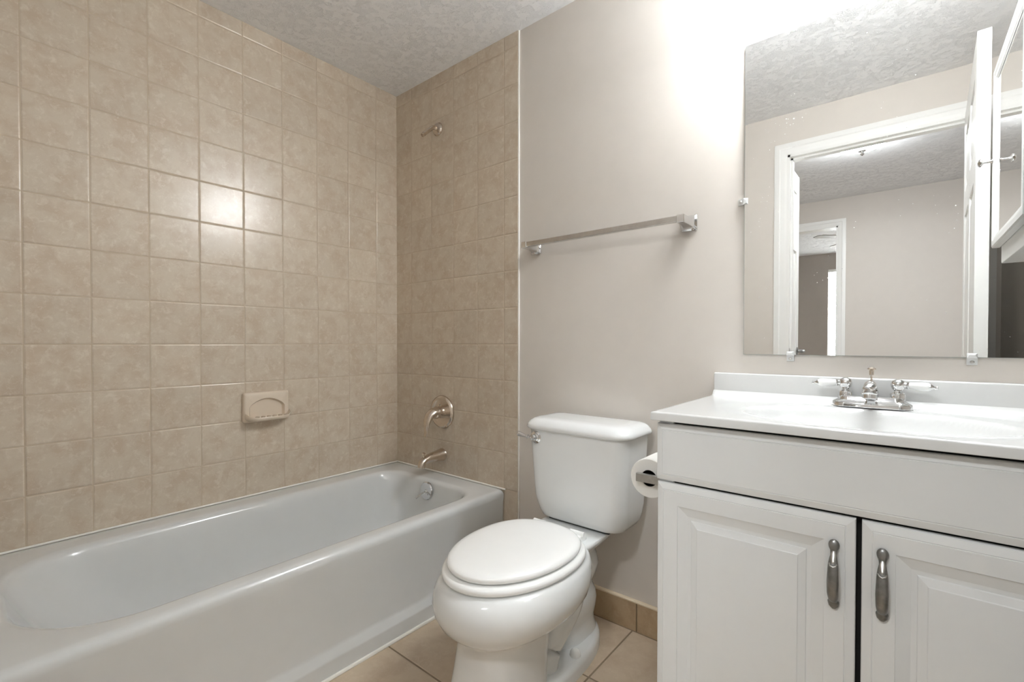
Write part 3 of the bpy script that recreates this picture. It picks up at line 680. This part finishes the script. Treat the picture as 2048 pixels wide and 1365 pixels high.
# ------------------------------------------------------------------ wall mirror with its clips
MX0, MX1, MZ0, MZ1 = 1.7535, 2.484, 1.0005, 1.9505
mr = thing('wall_mirror', 'large frameless wall mirror above the vanity', 'mirror', (2.12, .006, MZ0))
obj('mirror_glass', bxs(((MX0 + .0012, -.0005, MZ0 + .0012), (MX1 - .0012, .0012, MZ1 - .0012))), M['mirror'], mr)
obj('glass_edge', bxs(((MX0, .0002, MZ0), (MX1, .0075, MZ1))), M['medge'], mr)
CLIPS = [((1.881, MZ1), (0, 1), 'clear plastic mirror clip on the mirror top edge, near the glow'),
         ((MX0, 1.473), (-1, 0), 'clear plastic mirror clip on the left edge of the mirror'),
         ((1.881, MZ0), (0, -1), 'clear plastic clip on the mirror bottom edge, left of the faucet'),
         ((2.2625, MZ0), (0, -1), 'clear plastic clip on the mirror bottom edge, right of the faucet')]
for (x, z), (ax, az), lab in CLIPS:
    c = thing('mirror_clip', lab, 'clip', (x + ax * .009, .007, z + az * .009), 'clear clips holding the wall mirror')
    def P(s, q, y): return Vector((x + ax * s + az * q, y, z + az * s - ax * q))
    bm = new(); hw = .0095
    # foot against the wall, lip over the glass with a bevelled face
    loft(bm, [[P(.0012, -hw, .007), P(.0012, hw, .007), P(.018, hw, .007), P(.018, -hw, .007)], [P(.0012, -hw, -.003), P(.0012, hw, -.003), P(.017, hw, .001), P(.017, -hw, .001)]])
    loft(bm, [[P(-.011, -hw, -.0008), P(-.011, hw, -.0008), P(.0012, hw, -.0008), P(.0012, -hw, -.0008)], [P(-.007, -hw * .5, -.005), P(-.007, hw * .5, -.005), P(.0012, hw, -.0055), P(.0012, -hw, -.0055)]])
    obj('clip_body', bm, M['clearp'], c, 20)
    bm = new(); p = P(.0105, 0, -.0008); lathe(bm, [(.0042, 0), (.0042, .0012), (.003, .0022), (.0005, .0024)], p, (0, -1, 0), 12); obj('screw', bm, M['pewter_l'], c)

# ------------------------------------------------------------------ medicine cabinet on the right wall (seen in the wall mirror)
t = thing('medicine_cabinet', 'white framed mirror-door medicine cabinet on the right side wall, seen in the mirror', 'cabinet', (W, -.29, 1.285))
bm = new(); box(bm, (2.369, -.530, 1.285), (W, -.062, 1.885), .003); obj('body', bm, M['trimw'], t)
bm = new()
def xr(i, x): return [Vector((x, -.550 + i, 1.338 + i)), Vector((x, -.045 - i, 1.338 + i)), Vector((x, -.045 - i, 1.895 - i)), Vector((x, -.550 + i, 1.895 - i))]
loft(bm, [xr(0, 2.3675), xr(0, 2.3515), xr(.004, 2.3485), xr(.018, 2.3475), xr(.022, 2.3505), xr(.030, 2.3515), xr(.033, 2.3545), xr(.036, 2.3545), xr(.036, 2.3675)], False, False)
dr = obj('door', bm, M['trimw'], t, 15)
obj('mirror_pane', bxs(((2.3555, -.515, 1.373), (2.366, -.080, 1.860))), M['mirror'], dr)
bm = new(); lathe(bm, [(.007, 0), (.006, .003), (.0042, .006), (.004, .020), (.007, .023), (.0125, .026), (.013, .029), (.009, .033), (.001, .035)], (2.3475, -.533, 1.610), (-1, 0, 0), 20); obj('knob', bm, M['chrome'], dr)

# ------------------------------------------------------------------ vanity light above the mirror (just above the frame)
LX = (1.88, 2.07, 2.26); LZ = 2.125; LY = -.118
t = thing('vanity_light', 'three-shade vanity light whose glow whitens the wall above the mirror', 'light', (2.07, .008, LZ))
bm = new(); box(bm, (1.80, -.012, LZ + .01), (2.34, .008, LZ + .11), .006); obj('backplate', bm, M['nickel'], t)
for x in LX:
    bm = new(); tube(bm, smoothpath([(x, -.010, LZ + .06), (x, -.07, LZ + .078), (x, LY, LZ + .06)], 10), .008, 10); obj('arm', bm, M['nickel'], t)
    bm = new(); lathe(bm, [(.022, .062), (.026, .055), (.038, .02), (.052, -.025), (.066, -.065), (.064, -.065), (.050, -.025), (.036, .02), (.022, .052)], (x, LY, LZ), (0, 0, 1), 28, False, False); obj('glass_shade', bm, M['shade'], t)
    bm = new(); lathe(bm, [(.013, .05), (.014, .03), (.026, .0), (.029, -.015), (.024, -.032), (.012, -.042), (.001, -.044)], (x, LY, LZ), (0, 0, 1), 20); obj('bulb', bm, M['bulb'], t)
